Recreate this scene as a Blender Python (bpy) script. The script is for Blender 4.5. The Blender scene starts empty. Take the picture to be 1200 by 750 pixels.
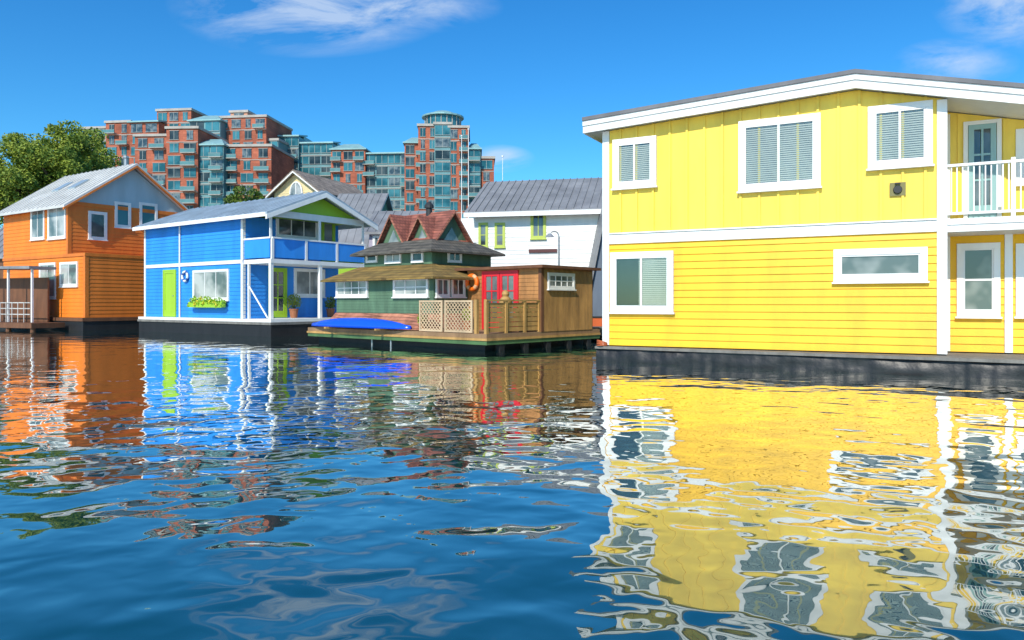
import bpy, bmesh, math, random
from mathutils import Vector
from mathutils import noise as MN
random.seed(3)
F=867.0; EYE=1.56; HY=355.0; WZ=.15
scn=bpy.context.scene
COL=scn.collection
def gx(px,D): return (px-600)/F*D
def gz(py,D): return EYE+(HY-py)/F*D

# ---------------------------------------------------------------- frames
class Frame:
    def __init__(s,C,L):
        n=math.hypot(*L); s.C=C; s.L=(L[0]/n,L[1]/n)
        R=(-s.L[1],s.L[0])
        if R[1]<0: R=(-R[0],-R[1])
        s.R=R
    def P(s,t,v,z):
        return Vector((s.C[0]+t*s.L[0]+v*s.R[0], s.C[1]+t*s.L[1]+v*s.R[1], z))
class Face:
    """wall plane; a runs along the wall, d is the distance outwards"""
    def __init__(s,fr,kind,c=0.0): s.fr=fr; s.k=kind; s.c=c
    def P(s,a,d,z):
        return s.fr.P(a,s.c-d,z) if s.k=='L' else s.fr.P(s.c-d,a,z)
    def at(s,px,py,d=0.0):
        O=s.P(0,d,0); A=s.P(1,d,0)-O; r=((px-600)/F,1.0)
        det=A.x*(-r[1])+r[0]*A.y
        a=((-O.x)*(-r[1])+r[0]*(-O.y))/det
        D=O.y+a*A.y
        return a,gz(py,D)
    def rect(s,x0,y0,x1,y1,d=0.0):
        my=(y0+y1)/2; mx=(x0+x1)/2
        a0=s.at(x0,my,d)[0]; a1=s.at(x1,my,d)[0]
        z0=s.at(mx,y1,d)[1]; z1=s.at(mx,y0,d)[1]
        return (min(a0,a1),max(a0,a1),z0,z1)

# ---------------------------------------------------------------- materials
MATS={}
def _mat(name):
    m=bpy.data.materials.new(name); m.use_nodes=True
    nt=m.node_tree; b=nt.nodes['Principled BSDF']
    return m,nt,b
def N(nt,t,**kw):
    n=nt.nodes.new(t)
    for k,v in kw.items(): setattr(n,k,v)
    return n
def paint(name,c,rough=.55,var=.18,scale=1.5,bump=.15,streak=True,metal=0.0,bs=30,bd=.01):
    if name in MATS: return MATS[name]
    m,nt,b=_mat(name); L=nt.links
    tc=N(nt,'ShaderNodeNewGeometry')
    mp=N(nt,'ShaderNodeMapping'); mp.inputs['Scale'].default_value=(1,1,.25 if streak else 1)
    L.new(tc.outputs['Position'],mp.inputs['Vector'])
    n1=N(nt,'ShaderNodeTexNoise'); n1.inputs['Scale'].default_value=scale; n1.inputs['Detail'].default_value=6
    n1.inputs['Roughness'].default_value=.65
    L.new(mp.outputs[0],n1.inputs['Vector'])
    r=N(nt,'ShaderNodeMapRange'); r.inputs[1].default_value=.3; r.inputs[2].default_value=.72
    r.inputs[3].default_value=1-var; r.inputs[4].default_value=1+var*.35
    L.new(n1.outputs[0],r.inputs[0])
    hs=N(nt,'ShaderNodeHueSaturation'); hs.inputs['Color'].default_value=(*c,1)
    L.new(r.outputs[0],hs.inputs['Value']); L.new(hs.outputs[0],b.inputs['Base Color'])
    n2=N(nt,'ShaderNodeTexNoise'); n2.inputs['Scale'].default_value=bs; n2.inputs['Detail'].default_value=4
    L.new(tc.outputs['Position'],n2.inputs['Vector'])
    bp=N(nt,'ShaderNodeBump'); bp.inputs['Strength'].default_value=bump; bp.inputs['Distance'].default_value=bd
    L.new(n2.outputs[0],bp.inputs['Height']); L.new(bp.outputs[0],b.inputs['Normal'])
    b.inputs['Roughness'].default_value=rough; b.inputs['Metallic'].default_value=metal
    MATS[name]=m; return m
def shingle(name,c1,c2,sc=3.0,h=.2,w=.35,bumpd=.03):
    if name in MATS: return MATS[name]
    m,nt,b=_mat(name); L=nt.links
    g=N(nt,'ShaderNodeNewGeometry'); sp=N(nt,'ShaderNodeSeparateXYZ'); L.new(g.outputs['Position'],sp.inputs[0])
    ad=N(nt,'ShaderNodeMath',operation='ADD'); L.new(sp.outputs[0],ad.inputs[0]); L.new(sp.outputs[1],ad.inputs[1])
    cb=N(nt,'ShaderNodeCombineXYZ'); L.new(ad.outputs[0],cb.inputs[0]); L.new(sp.outputs[2],cb.inputs[1])
    br=N(nt,'ShaderNodeTexBrick'); br.inputs['Scale'].default_value=1
    br.inputs['Color1'].default_value=(*c1,1); br.inputs['Color2'].default_value=(*c2,1)
    br.inputs['Mortar'].default_value=(c1[0]*.45,c1[1]*.45,c1[2]*.45,1)
    br.inputs['Mortar Size'].default_value=.012; br.inputs['Brick Width'].default_value=w; br.inputs['Row Height'].default_value=h
    L.new(cb.outputs[0],br.inputs['Vector'])
    nz=N(nt,'ShaderNodeTexNoise'); nz.inputs['Scale'].default_value=sc; nz.inputs['Detail'].default_value=6
    L.new(g.outputs['Position'],nz.inputs['Vector'])
    r=N(nt,'ShaderNodeMapRange'); r.inputs[1].default_value=.3;r.inputs[2].default_value=.7;r.inputs[3].default_value=.55;r.inputs[4].default_value=1.2
    L.new(nz.outputs[0],r.inputs[0])
    hs=N(nt,'ShaderNodeHueSaturation'); L.new(br.outputs[0],hs.inputs['Color']); L.new(r.outputs[0],hs.inputs['Value'])
    L.new(hs.outputs[0],b.inputs['Base Color'])
    bp=N(nt,'ShaderNodeBump'); bp.inputs['Strength'].default_value=.6; bp.inputs['Distance'].default_value=bumpd; bp.invert=True
    L.new(br.outputs['Fac'],bp.inputs['Height']); L.new(bp.outputs[0],b.inputs['Normal'])
    b.inputs['Roughness'].default_value=.85
    MATS[name]=m; return m
def glassy(name,c1,c2,rough=.06,sc=.9,spec=.8):
    if name in MATS: return MATS[name]
    m,nt,b=_mat(name); L=nt.links
    g=N(nt,'ShaderNodeNewGeometry')
    n=N(nt,'ShaderNodeTexNoise'); n.inputs['Scale'].default_value=sc; n.inputs['Detail'].default_value=3
    L.new(g.outputs['Position'],n.inputs['Vector'])
    cr=N(nt,'ShaderNodeValToRGB'); cr.color_ramp.elements[0].position=.4; cr.color_ramp.elements[1].position=.62
    cr.color_ramp.elements[0].color=(*c1,1); cr.color_ramp.elements[1].color=(*c2,1)
    L.new(n.outputs[0],cr.inputs[0]); L.new(cr.outputs[0],b.inputs['Base Color'])
    b.inputs['Roughness'].default_value=rough; b.inputs['Specular IOR Level'].default_value=spec
    MATS[name]=m; return m
def clearglass():
    m=bpy.data.materials.new('window_glass_clear'); m.use_nodes=True; nt=m.node_tree; nt.nodes.clear()
    o=N(nt,'ShaderNodeOutputMaterial'); mx=N(nt,'ShaderNodeMixShader'); t=N(nt,'ShaderNodeBsdfTransparent'); gl=N(nt,'ShaderNodeBsdfGlossy')
    t.inputs[0].default_value=(.92,.95,.93,1); gl.inputs['Roughness'].default_value=.02
    mx.inputs[0].default_value=.08
    nt.links.new(t.outputs[0],mx.inputs[1]); nt.links.new(gl.outputs[0],mx.inputs[2]); nt.links.new(mx.outputs[0],o.inputs[0])
    return m
WHITE=paint('white_trim_paint',(.80,.80,.77),.5,.14)
YLOW=paint('yellow_lap_paint',(.92,.52,.008),.5,.22)
YUP=paint('yellow_batten_paint',(.92,.65,.075),.5,.22)
DARK=paint('dark_interior',(.025,.028,.03),.6,.3)
BLIND=paint('blind_slat',(.50,.50,.45),.6,.2)
ROOFG=paint('grey_roofing',(.17,.17,.18),.8,.3)
FLOATB=paint('black_float_rubber',(.014,.014,.015),.6,.5,3,.8)
FLOATW=paint('wrinkled_black_float_wrap',(.012,.012,.013),.45,.5,2.5,.5,False,0,5,.03)
FLOATG=paint('grey_deck_board',(.20,.19,.17),.8,.4,4,.5)
GLASS=clearglass()
WIN=glassy('window_pane_dark',(.03,.045,.05),(.16,.19,.19))
WINL=glassy('window_pane_curtain',(.10,.13,.13),(.45,.46,.44),.1)
WDK=glassy('apartment_window_dark',(.012,.022,.026),(.06,.085,.09),.15,.3,.4)
TEAL=glassy('teal_glass',(.012,.08,.10),(.05,.20,.24),.15,.25,.5)
TEALW=paint('teal_panel_wall',(.12,.27,.29),.5,.3,.3)
BEIGE=paint('pale_beige_wall',(.46,.38,.30),.8,.2,.3)
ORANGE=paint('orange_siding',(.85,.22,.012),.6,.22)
ORSHADE_TRIM=paint('orange_shaded_side_and_trim',(.72,.19,.02),.6,.25)  # trim orange; on the side walls this darker tone paints in their shade
BLUE=paint('blue_siding',(.025,.27,.78),.55,.2)
LIME=paint('lime_green_paint',(.32,.55,.03),.5,.1)
OLIVE=paint('yellow_green_frame_paint',(.48,.56,.10),.5,.1)
METR=paint('pale_metal_roof',(.42,.50,.56),.45,.3,1.0,.1,False,.2)
METG=paint('grey_metal_roof',(.27,.275,.28),.5,.35,1.0,.1,False,.1)
CEDAR=paint('cedar_board',(.44,.20,.06),.65,.5,3,.5)
CEDARD=paint('dark_cedar_board',(.17,.07,.03),.7,.4,3,.5)
TAN=paint('tan_wood',(.50,.29,.09),.7,.45,3,.5)
GREENP=paint('green_siding',(.10,.19,.11),.7,.5)
REDP=paint('red_paint',(.68,.02,.03),.4,.12)
SHAKE=shingle('brown_shake_roof',(.34,.21,.05),(.20,.14,.035),2.2,.10,.2)
REDSH=shingle('red_shingle',(.36,.12,.08),(.24,.08,.06),3,.12,.2)
REDSH2=shingle('salmon_shingle',(.48,.20,.12),(.36,.13,.09),3,.12,.2)
DKSH=shingle('dark_green_shingle',(.10,.095,.08),(.15,.13,.10),3,.12,.2)
BRICK=shingle('red_brick',(.46,.13,.07),(.36,.10,.055),.15,.6,1.6,.02)
CONC=paint('concrete_light',(.42,.39,.35),.8,.25,.4)
TEALR=paint('teal_roof_metal',(.25,.44,.45),.5,.25,.4,.1,False,.1)
CREAM=paint('cream_gable',(.66,.55,.30),.7,.2)
BROOF=shingle('tan_asphalt_roof',(.34,.27,.21),(.26,.21,.17),2,.2,.4)
KAYAK=paint('blue_kayak_shell',(.01,.09,.75),.25,.06)
ROPE=paint('orange_rope',(.5,.12,.04),.8,.3)
BARK=paint('bark',(.09,.06,.04),.9,.4,4,.8)
TERRA=paint('terracotta',(.35,.13,.06),.8,.2)
STEEL=paint('galvanised_steel',(.4,.42,.43),.4,.15,3,.1,False,.5)
def leafmat(name,c1,c2,sc=.9):
    m,nt,b=_mat(name); L=nt.links
    g=N(nt,'ShaderNodeNewGeometry'); n=N(nt,'ShaderNodeTexNoise'); n.inputs['Scale'].default_value=sc; n.inputs['Detail'].default_value=5
    L.new(g.outputs['Position'],n.inputs['Vector'])
    cr=N(nt,'ShaderNodeValToRGB'); cr.color_ramp.elements[0].position=.34; cr.color_ramp.elements[1].position=.62
    cr.color_ramp.elements[0].color=(*c1,1); cr.color_ramp.elements[1].color=(*c2,1)
    L.new(n.outputs[0],cr.inputs[0]); L.new(cr.outputs[0],b.inputs['Base Color']); b.inputs['Roughness'].default_value=.6
    return m
LEAF=leafmat('leaf_green',(.07,.14,.012),(.27,.32,.03))
LEAFD=leafmat('leaf_dark',(.045,.10,.015),(.15,.22,.02))

# ---------------------------------------------------------------- mesh builder
class MB:
    def __init__(s): s.v=[]; s.f=[]; s.m=[]; s.pc=[]
    def add(s,pts,faces,mi=0):
        o=len(s.v); s.pc.append((o,len(pts),len(s.f),len(faces),mi)); s.v+= [Vector(p) for p in pts]
        for f in faces: s.f.append([o+i for i in f]); s.m.append(mi)
        return s
    def hexa(s,p,mi=0):
        return s.add(p,[(0,1,2,3),(4,5,6,7),(0,1,5,4),(1,2,6,5),(2,3,7,6),(3,0,4,7)],mi)
    def box(s,S,a0,a1,d0,d1,z0,z1,mi=0):
        return s.hexa([S.P(a0,d0,z0),S.P(a1,d0,z0),S.P(a1,d1,z0),S.P(a0,d1,z0),
                       S.P(a0,d0,z1),S.P(a1,d0,z1),S.P(a1,d1,z1),S.P(a0,d1,z1)],mi)
    def extr(s,S,poly,d0,d1,mi=0):
        n=len(poly); p=[S.P(a,d0,z) for a,z in poly]+[S.P(a,d1,z) for a,z in poly]
        fs=[tuple(range(n)),tuple(range(n,2*n))]+[(i,(i+1)%n,n+(i+1)%n,n+i) for i in range(n)]
        return s.add(p,fs,mi)
    def slab(s,S,a0,z0,a1,z1,d0,d1,th,mi=0):
        return s.extr(S,[(a0,z0),(a1,z1),(a1,z1+th),(a0,z0+th)],d0,d1,mi)
    def lap(s,S,a0,a1,z0,z1,step,proud=.022,mi=0,lim=None):
        z=z0
        while z<z1-.01:
            zt=min(z+step,z1)
            s.hexa([S.P(a0,0,z),S.P(a1,0,z),S.P(a1,proud,z),S.P(a0,proud,z),
                    S.P(a0,0,zt),S.P(a1,0,zt),S.P(a1,.003,zt),S.P(a0,.003,zt)],mi)
            z=zt
        return s
    def cyl(s,p0,p1,r0,r1=None,n=10,mi=0,caps=True):
        r1=r0 if r1 is None else r1
        p0=Vector(p0);p1=Vector(p1);ax=(p1-p0).normalized()
        u=ax.orthogonal().normalized(); w=ax.cross(u)
        pts=[p0+(u*math.cos(2*math.pi*i/n)+w*math.sin(2*math.pi*i/n))*r0 for i in range(n)]
        pts+=[p1+(u*math.cos(2*math.pi*i/n)+w*math.sin(2*math.pi*i/n))*r1 for i in range(n)]
        fs=[(i,(i+1)%n,n+(i+1)%n,n+i) for i in range(n)]
        if caps: fs+=[tuple(range(n)),tuple(range(n,2*n))]
        return s.add(pts,fs,mi)
    def rod(s,p0,p1,r,mi=0): return s.cyl(p0,p1,r,r,6,mi)
    def torus(s,c,nrm,R,r,n=24,k=8,mi=0,stripe=None):
        c=Vector(c); nrm=Vector(nrm).normalized(); u=nrm.orthogonal().normalized(); w=nrm.cross(u)
        o=len(s.v)
        for i in range(n):
            A=2*math.pi*i/n; e=u*math.cos(A)+w*math.sin(A)
            for j in range(k):
                B=2*math.pi*j/k; s.v.append(c+e*(R+r*math.cos(B))+nrm*r*math.sin(B))
        for i in range(n):
            for j in range(k):
                s.f.append([o+i*k+j,o+((i+1)%n)*k+j,o+((i+1)%n)*k+(j+1)%k,o+i*k+(j+1)%k])
                s.m.append(1 if stripe is not None and (i%(n//4))<2 else mi)
        return s
    def make_each(s,name,mats,parent=None,bevel=0):
        out=[]
        for o,nv,fo_,nf,mi in s.pc:
            q=MB(); q.add(s.v[o:o+nv],[[i-o for i in f] for f in s.f[fo_:fo_+nf]],mi)
            out.append(q.make(name,mats,parent,bevel=bevel))
        return out
    def make(s,name,mats,parent=None,smooth=False,bevel=0,recalc=True):
        off=Vector(ROOT[parent.name]) if parent else Vector((0,0,0))
        me=bpy.data.meshes.new(name)
        me.from_pydata([tuple(v-off) for v in s.v],[],s.f)
        for m in (mats if isinstance(mats,(list,tuple)) else [mats]): me.materials.append(m)
        me.polygons.foreach_set('material_index',s.m)
        if recalc:
            bm=bmesh.new(); bm.from_mesh(me); bmesh.ops.recalc_face_normals(bm,faces=bm.faces); bm.to_mesh(me); bm.free()
        if smooth: me.polygons.foreach_set('use_smooth',[True]*len(me.polygons))
        ob=bpy.data.objects.new(name,me); COL.objects.link(ob)
        if parent: ob.parent=parent; ROOT[ob.name]=tuple(off)
        else: ROOT[ob.name]=(0,0,0)
        if bevel:
            bv=ob.modifiers.new('Bevel','BEVEL'); bv.width=bevel; bv.segments=2; bv.limit_method='ANGLE'
        return ob
ROOT={}
def thing(name,loc,label,cat,group=None):
    e=bpy.data.objects.new(name,None); e.location=loc; e.empty_display_size=.3; COL.objects.link(e)
    ROOT[e.name]=tuple(loc); e['label']=label; e['category']=cat
    if group: e['group']=group
    return e
def tag(ob,label,cat,group=None):
    ob['label']=label; ob['category']=cat
    if group: ob['group']=group
    return ob
def struct(ob): ob['kind']='structure'; return ob

def window(root,S,rc,fw=.1,fmat=None,pane=None,mull=1,hm=0,blind=False,fd=.07,bevel=0,sill=True,label=None):
    fmat=fmat or WHITE; pane=pane or WIN
    a0,a1,z0,z1=rc
    i0,i1,j0,j1=a0+fw,a1-fw,z0+fw,z1-fw
    if blind:
        w=MB().box(S,i0,i1,.027,.030,j0,j1).make('window',DARK,root)
    else:
        w=MB().box(S,i0,i1,.004,.034,j0,j1).make('window',pane,root)
    if label: w['label']=label
    f=MB()
    f.box(S,a0,a1,.0,fd,j1,z1); f.box(S,a0,a1,.0,fd,z0,j0)
    f.box(S,a0,i0,.0,fd-.003,j0,j1); f.box(S,i1,a1,.0,fd-.003,j0,j1)
    if sill: f.box(S,a0-.03,a1+.03,.0,fd+.04,z0-.04,z0-.001)
    mw=max(.035,fw*.35); q0=.056 if blind else .036
    sd=fd-.015 if not blind else fd-.008
    f.box(S,i0,i1,q0,sd,j1-mw*.7,j1); f.box(S,i0,i1,q0,sd,j0,j0+mw*.7)
    f.box(S,i0,i0+mw*.7,q0,sd-.003,j0+mw*.7,j1-mw*.7); f.box(S,i1-mw*.7,i1,q0,sd-.003,j0+mw*.7,j1-mw*.7)
    for k in range(mull):
        c=i0+(i1-i0)*(k+1)/(mull+1); f.box(S,c-mw/2,c+mw/2,q0,sd-.002,j0+mw*.7,j1-mw*.7)
    for k in range(hm):
        c=j0+(j1-j0)*(k+1)/(hm+1); f.box(S,i0+mw*.7,i1-mw*.7,q0,sd-.006,c-mw/2,c+mw/2)
    f.make('frame',fmat,w,bevel=bevel)
    if blind:
        b=MB(); z=j0+.05
        b0,b1=(i0,i1) if blind is True else (i0+(i1-i0)*blind[0],i0+(i1-i0)*blind[1])
        while z<j1-.05:
            b.hexa([S.P(b0,.032,z+.034),S.P(b1,.032,z+.034),S.P(b1,.046,z),S.P(b0,.046,z),
                    S.P(b0,.034,z+.036),S.P(b1,.034,z+.036),S.P(b1,.048,z+.003),S.P(b0,.048,z+.003)]); z+=.046
        b.make('blind',BLIND,w)
        MB().box(S,i0,i1,.052,.0535,j0,j1).make('glass',GLASS,w)
    return w
def door(root,S,rc,mat,fmat=None,glass=True,leafs=1):
    fmat=fmat or WHITE
    a0,a1,z0,z1=rc
    d=MB(); w=(a1-a0)/leafs
    for k in range(leafs):
        b0=a0+k*w+.01; b1=a0+(k+1)*w-.01; st=.10
        d.box(S,b0,b0+st,.01,.055,z0,z1); d.box(S,b1-st,b1,.01,.055,z0,z1)
        d.box(S,b0+st,b1-st,.01,.053,z1-st,z1); d.box(S,b0+st,b1-st,.01,.053,z0,z0+.3)
        d.box(S,b0+st,b1-st,.012,.03,z0+.3,z1-st,1)
        if glass:
            c=(b0+b1)/2; d.box(S,c-.02,c+.02,.031,.05,z0+.3,z1-st)
            for q in (1,2): zz=z0+.3+(z1-st-z0-.3)*q/3; d.box(S,b0+st,b1-st,.031,.048,zz-.02,zz+.02)
    o=d.make('door',[mat,WIN if glass else mat],root)
    h=MB(); h.cyl(S.P(a0+.1,.055,z0+1.0),S.P(a0+.1,.11,z0+1.0),.02,n=8); h.make('handle',STEEL,o)
    f=MB(); f.box(S,a0-.08,a0,.0,.06,z0,z1+.08); f.box(S,a1,a1+.08,.0,.06,z0,z1+.08); f.box(S,a0,a1,.0,.06,z1+.002,z1+.08)
    f.make('frame',fmat,o)
    return o
def seams(mb,S,a0,z0,a1,z1,d0,d1,step=.45,h=.03,th=.1,mi=0):
    d=d0+step/2
    while d<d1:
        mb.extr(S,[(a0,z0+th),(a1,z1+th),(a1,z1+th+h),(a0,z0+th+h)],d-.015,d+.015,mi); d+=step

# ================================================================ WATER / GROUND
def water():
    m=bpy.data.materials.new('harbour_water'); m.use_nodes=True; nt=m.node_tree; nt.nodes.clear(); L=nt.links
    o=N(nt,'ShaderNodeOutputMaterial'); mx=N(nt,'ShaderNodeMixShader')
    df=N(nt,'ShaderNodeBsdfDiffuse'); df.inputs[0].default_value=(.0,.040,.046,1)
    gl=N(nt,'ShaderNodeBsdfGlossy'); gl.inputs[0].default_value=(.97,.97,.93,1); gl.inputs['Roughness'].default_value=.01
    fr=N(nt,'ShaderNodeFresnel'); fr.inputs['IOR'].default_value=1.85
    mr=N(nt,'ShaderNodeMapRange'); mr.inputs[1].default_value=0.06; mr.inputs[2].default_value=.50; mr.inputs[3].default_value=.02; mr.inputs[4].default_value=.93
    g=N(nt,'ShaderNodeNewGeometry')
    def noise(scale,det,sx,sy,rot=0,dist=0):
        mp=N(nt,'ShaderNodeMapping'); mp.inputs['Scale'].default_value=(sx,sy,1); mp.inputs['Rotation'].default_value=(0,0,rot)
        L.new(g.outputs['Position'],mp.inputs['Vector'])
        n=N(nt,'ShaderNodeTexNoise'); n.inputs['Scale'].default_value=scale; n.inputs['Detail'].default_value=det
        n.inputs['Roughness'].default_value=.4; n.inputs['Distortion'].default_value=dist
        L.new(mp.outputs[0],n.inputs['Vector']); return n.outputs[0]
    def mul(a,k):
        q=N(nt,'ShaderNodeMath',operation='MULTIPLY'); L.new(a,q.inputs[0])
        if isinstance(k,(int,float)): q.inputs[1].default_value=k
        else: L.new(k,q.inputs[1])
        return q.outputs[0]
    def add(a,b):
        q=N(nt,'ShaderNodeMath',operation='ADD'); L.new(a,q.inputs[0]); L.new(b,q.inputs[1]); return q.outputs[0]
    a=mul(noise(.85,0,.95,1.1,.15,.3),.040)
    b=mul(noise(2.3,0,.95,1.15,-.35,.6),.014)
    c=mul(noise(5.5,0,1,1.1,.5,.5),.0026)
    h=add(add(a,b),c)
    sy_=N(nt,'ShaderNodeSeparateXYZ'); L.new(g.outputs['Position'],sy_.inputs[0])
    cm=N(nt,'ShaderNodeMapRange'); cm.inputs[1].default_value=5; cm.inputs[2].default_value=18; cm.inputs[3].default_value=1.0; cm.inputs[4].default_value=.34
    L.new(sy_.outputs[1],cm.inputs[0])
    h=mul(h,cm.outputs[0])
    bp=N(nt,'ShaderNodeBump'); bp.inputs['Strength'].default_value=1; bp.inputs['Distance'].default_value=1
    L.new(h,bp.inputs['Height'])
    for q in (gl,fr,df): L.new(bp.outputs[0],q.inputs['Normal'])
    L.new(fr.outputs[0],mr.inputs[0]); L.new(mr.outputs[0],mx.inputs[0])
    L.new(df.outputs[0],mx.inputs[1]); L.new(gl.outputs[0],mx.inputs[2]); L.new(mx.outputs[0],o.inputs[0])
    mb=MB(); mb.add([(-1500,-1500,WZ),(1500,-1500,WZ),(1500,64,WZ),(-1500,64,WZ)],[(0,1,2,3)])
    return struct(mb.make('water',m))
water()
g=MB(); 
g.add([(-3000,64,1.8),(3000,64,1.8),(3000,4000,1.8),(-3000,4000,1.8)],[(0,1,2,3)])
g.add([(-3000,64,-2),(3000,64,-2),(3000,64,1.8),(-3000,64,1.8)],[(0,1,2,3)],1)
struct(g.make('ground',[paint('park_ground',(.07,.10,.04),.9,.4,.3),paint('seawall_stone',(.2,.19,.17),.9,.4,1)]))

# ================================================================ YELLOW HOUSE
A=(gx(708,18),18.0); B=(gx(1108,14.7),14.7)
fy=Frame(B,(A[0]-B[0],A[1]-B[1])); W=math.hypot(A[0]-B[0],A[1]-B[1])
SY=Face(fy,'L',0); SYR=Face(fy,'L',1.1)
yh=thing('floating_house',(*B,.5),'two-storey yellow floating house with white trim and gabled roof','house')
ra=1.61; zr=6.0; sl=.05; sr=.24
def ztop(a): return zr-(a-ra)*sl if a>=ra else zr-(ra-a)*sr
ZB=.54; ZM=3.08
def gtop(a0,a1): 
    pts=[(a1,ztop(a1))]
    if a0<ra<a1: pts.append((ra,ztop(ra)))
    return pts+[(a0,ztop(a0))]
DEP=9.0
low=MB(); low.extr(SY,[(0,ZB),(W,ZB),(W,ZM),(0,ZM)],-DEP,0); low.lap(SY,0.0,W,ZB,ZM-.1,.165,.028)
low.box(SYR,-4,-.001,-DEP+1.3,0,ZB,ZM); low.lap(SYR,-4,-.03,ZB,ZM-.1,.165,.028)
low.make('wall',YLOW,yh)['label']='bright yellow lap-sided lower wall'
up=MB(); up.extr(SY,[(0,ZM),(W,ZM)]+gtop(0,W),-DEP,0)
up.extr(SYR,[(-3.0,ZM),(-.001,ZM)]+gtop(-3.0,-.001),-DEP+1.3,0)
a=.35
while a<W-.1:
    up.box(SY,a-.025,a+.025,0,.04,ZM+.15,ztop(a)-.0); a+=.40
a=-.3
while a>-3: up.box(SYR,a-.025,a+.025,0,.03,ZM+.15,ztop(a)-.02); a-=.40
up.make('wall',YUP,yh)['label']='pale yellow board-and-batten upper wall'
tr=MB()
tr.box(SY,W-.14,W+.03,-.14,.05,ZB,ztop(W)); tr.box(SY,-.03,.15,-.16,.05,ZB,ztop(0)-.01)
tr.box(SY,.152,W-.142,-.0,.055,ZM-.10,ZM+.13); tr.box(SY,.152,W-.142,0,.085,ZM+.132,ZM+.165)
tr.box(SYR,-.14,-.002,0,.04,ZB,ZM-.1); tr.box(SYR,-.14,-.002,0,.04,ZM+.2,ztop(-.1)-.05)
ac=SYR.at(1181,330)[0]; tr.box(SYR,ac-.08,ac+.06,0,.06,ZB,ZM-.1)
tr.make('trim',WHITE,yh,bevel=.006)
rf=MB(); ov=.34; el=W+.42; er=-3.4
zb=lambda a: ztop(a)
rf.slab(SY,ra,zb(ra)+.25,el,zb(el)+.25,-DEP-.3,ov+.06,.085); rf.slab(SY,er,zb(er)+.25,ra,zb(ra)+.25,-DEP-.3,ov+.06,.085)
roof=rf.make('roof',ROOFG,yh)
fc=MB()
fc.slab(SY,ra,zb(ra)-.04,el,zb(el)-.04,ov-.04,ov,.289); fc.slab(SY,er,zb(er)-.04,ra,zb(ra)-.04,ov-.04,ov,.289)
fc.slab(SY,ra,zb(ra)+.13,el,zb(el)+.13,ov+.001,ov+.03,.119); fc.slab(SY,er,zb(er)+.13,ra,zb(ra)+.13,ov+.001,ov+.03,.119)
fc.box(SY,el-.03,el+.005,-DEP,ov-.041,zb(el)-.04,zb(el)+.249)
fc.make('fascia',WHITE,roof,bevel=.005)
sf=MB(); sf.slab(SY,ra,zb(ra)+.02,el-.031,zb(el)+.02,-DEP,ov-.041,.2); sf.slab(SY,er,zb(er)+.02,ra,zb(ra)+.02,-DEP,ov-.041,.2)
sf.make('soffit',WHITE,roof)
for r,bl in (((719,162,770,220),True),((866,138,962,222),True),((1017,122,1093,196),True),((716,295,790,366),(0.0,.55))):
    window(yh,SY,SY.rect(*r),.13,blind=bl,fd=.085,bevel=.004)
r=SY.rect(977,291,1087,330); window(yh,SY,r,.13,mull=0,pane=WINL,fd=.075,bevel=.004)
window(yh,SYR,SYR.rect(1121,285,1172,371),.12,mull=0,hm=1,pane=WINL,fd=.07,bevel=.004)
window(yh,SYR,SYR.rect(1190,285,1236,371),.12,mull=0,hm=1,pane=WINL,fd=.07)
dr=SYR.rect(1134,146,1168,262); door(yh,SYR,(dr[0],dr[1],ZM+.2,dr[3]),paint('teal_door',(.25,.42,.42),.4,.1))
window(yh,SYR,SYR.rect(1190,150,1240,215),.12,mull=1,pane=WIN)
bal=MB(); bal.box(SY,-3.6,-.032,-1.08,.05,ZM-.12,ZM+.12); bal.box(SY,-3.6,-.032,.052,.075,ZM+.02,ZM+.14)
balo=bal.make('balcony',WHITE,yh,bevel=.005)
rl=MB(); zt=ZM+1.22
rl.box(SY,-3.5,-.032,-.02,.05,zt-.05,zt); rl.box(SY,-3.5,-.032,-.005,.035,ZM+.22,ZM+.27)
a=-.10
while a>-3.4: rl.box(SY,a-.011,a+.011,.0,.025,ZM+.271,zt-.051); a-=.095
for a in (-1.12,-2.4): rl.box(SY,a-.035,a+.035,-.04,.051,ZM+.121,zt+.05)
rl.make('railing',WHITE,balo)
ps=MB()
ps.box(SY,-3.37,-3.23,-.1,.04,ZB,ZM-.121)
ps.box(SY,-3.36,-3.24,-.1,.0,ZM+.121,ztop(-3.3))
ps.make_each('post',WHITE,yh)
la,lz=SY.at(1052,222)
lm=MB(); lm.box(SY,la-.145,la+.145,.0,.045,lz-.135,lz+.135,0); lm.cyl(SY.P(la,.045,lz-.01),SY.P(la,.09,lz-.01),.085,.075,18,1); lm.box(SY,la-.05,la+.05,.045,.11,lz+.10,lz+.125,1)
lm.make('wall_lamp',[paint('olive_plate',(.20,.18,.06),.6,.2),DARK],yh)
fl=MB()
def q(a,d,z): return SY.P(a,d,z)
def polybox(mb,pts,z0,z1,mi=0):
    n=len(pts); mb.add([Vector((p.x,p.y,z0)) for p in pts]+[Vector((p.x,p.y,z1)) for p in pts],
      [tuple(range(n)),tuple(range(n,2*n))]+[(i,(i+1)%n,n+(i+1)%n,n+i) for i in range(n)],mi)
polybox(fl,[q(W+.18,.16,0),q(0,.66,0),q(-4.5,1.10,0),q(-4.5,-DEP-.4,0),q(W+.18,-DEP-.4,0)],.455,.515,1)
polybox(fl,[q(W+.14,-.1,0),q(0,.40,0),q(-4.5,.84,0),q(-4.5,-DEP-.3,0),q(W+.1,-DEP-.3,0)],-.4,.45,0)
flo=fl.make('float',[FLOATB,FLOATG],yh)
rb=MB(); P0=q(W+.16,.10,0); P1=q(0,.58,0); P2=q(-4.5,1.02,0)
nx=260; nz=9; base=len(rb.v)
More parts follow.
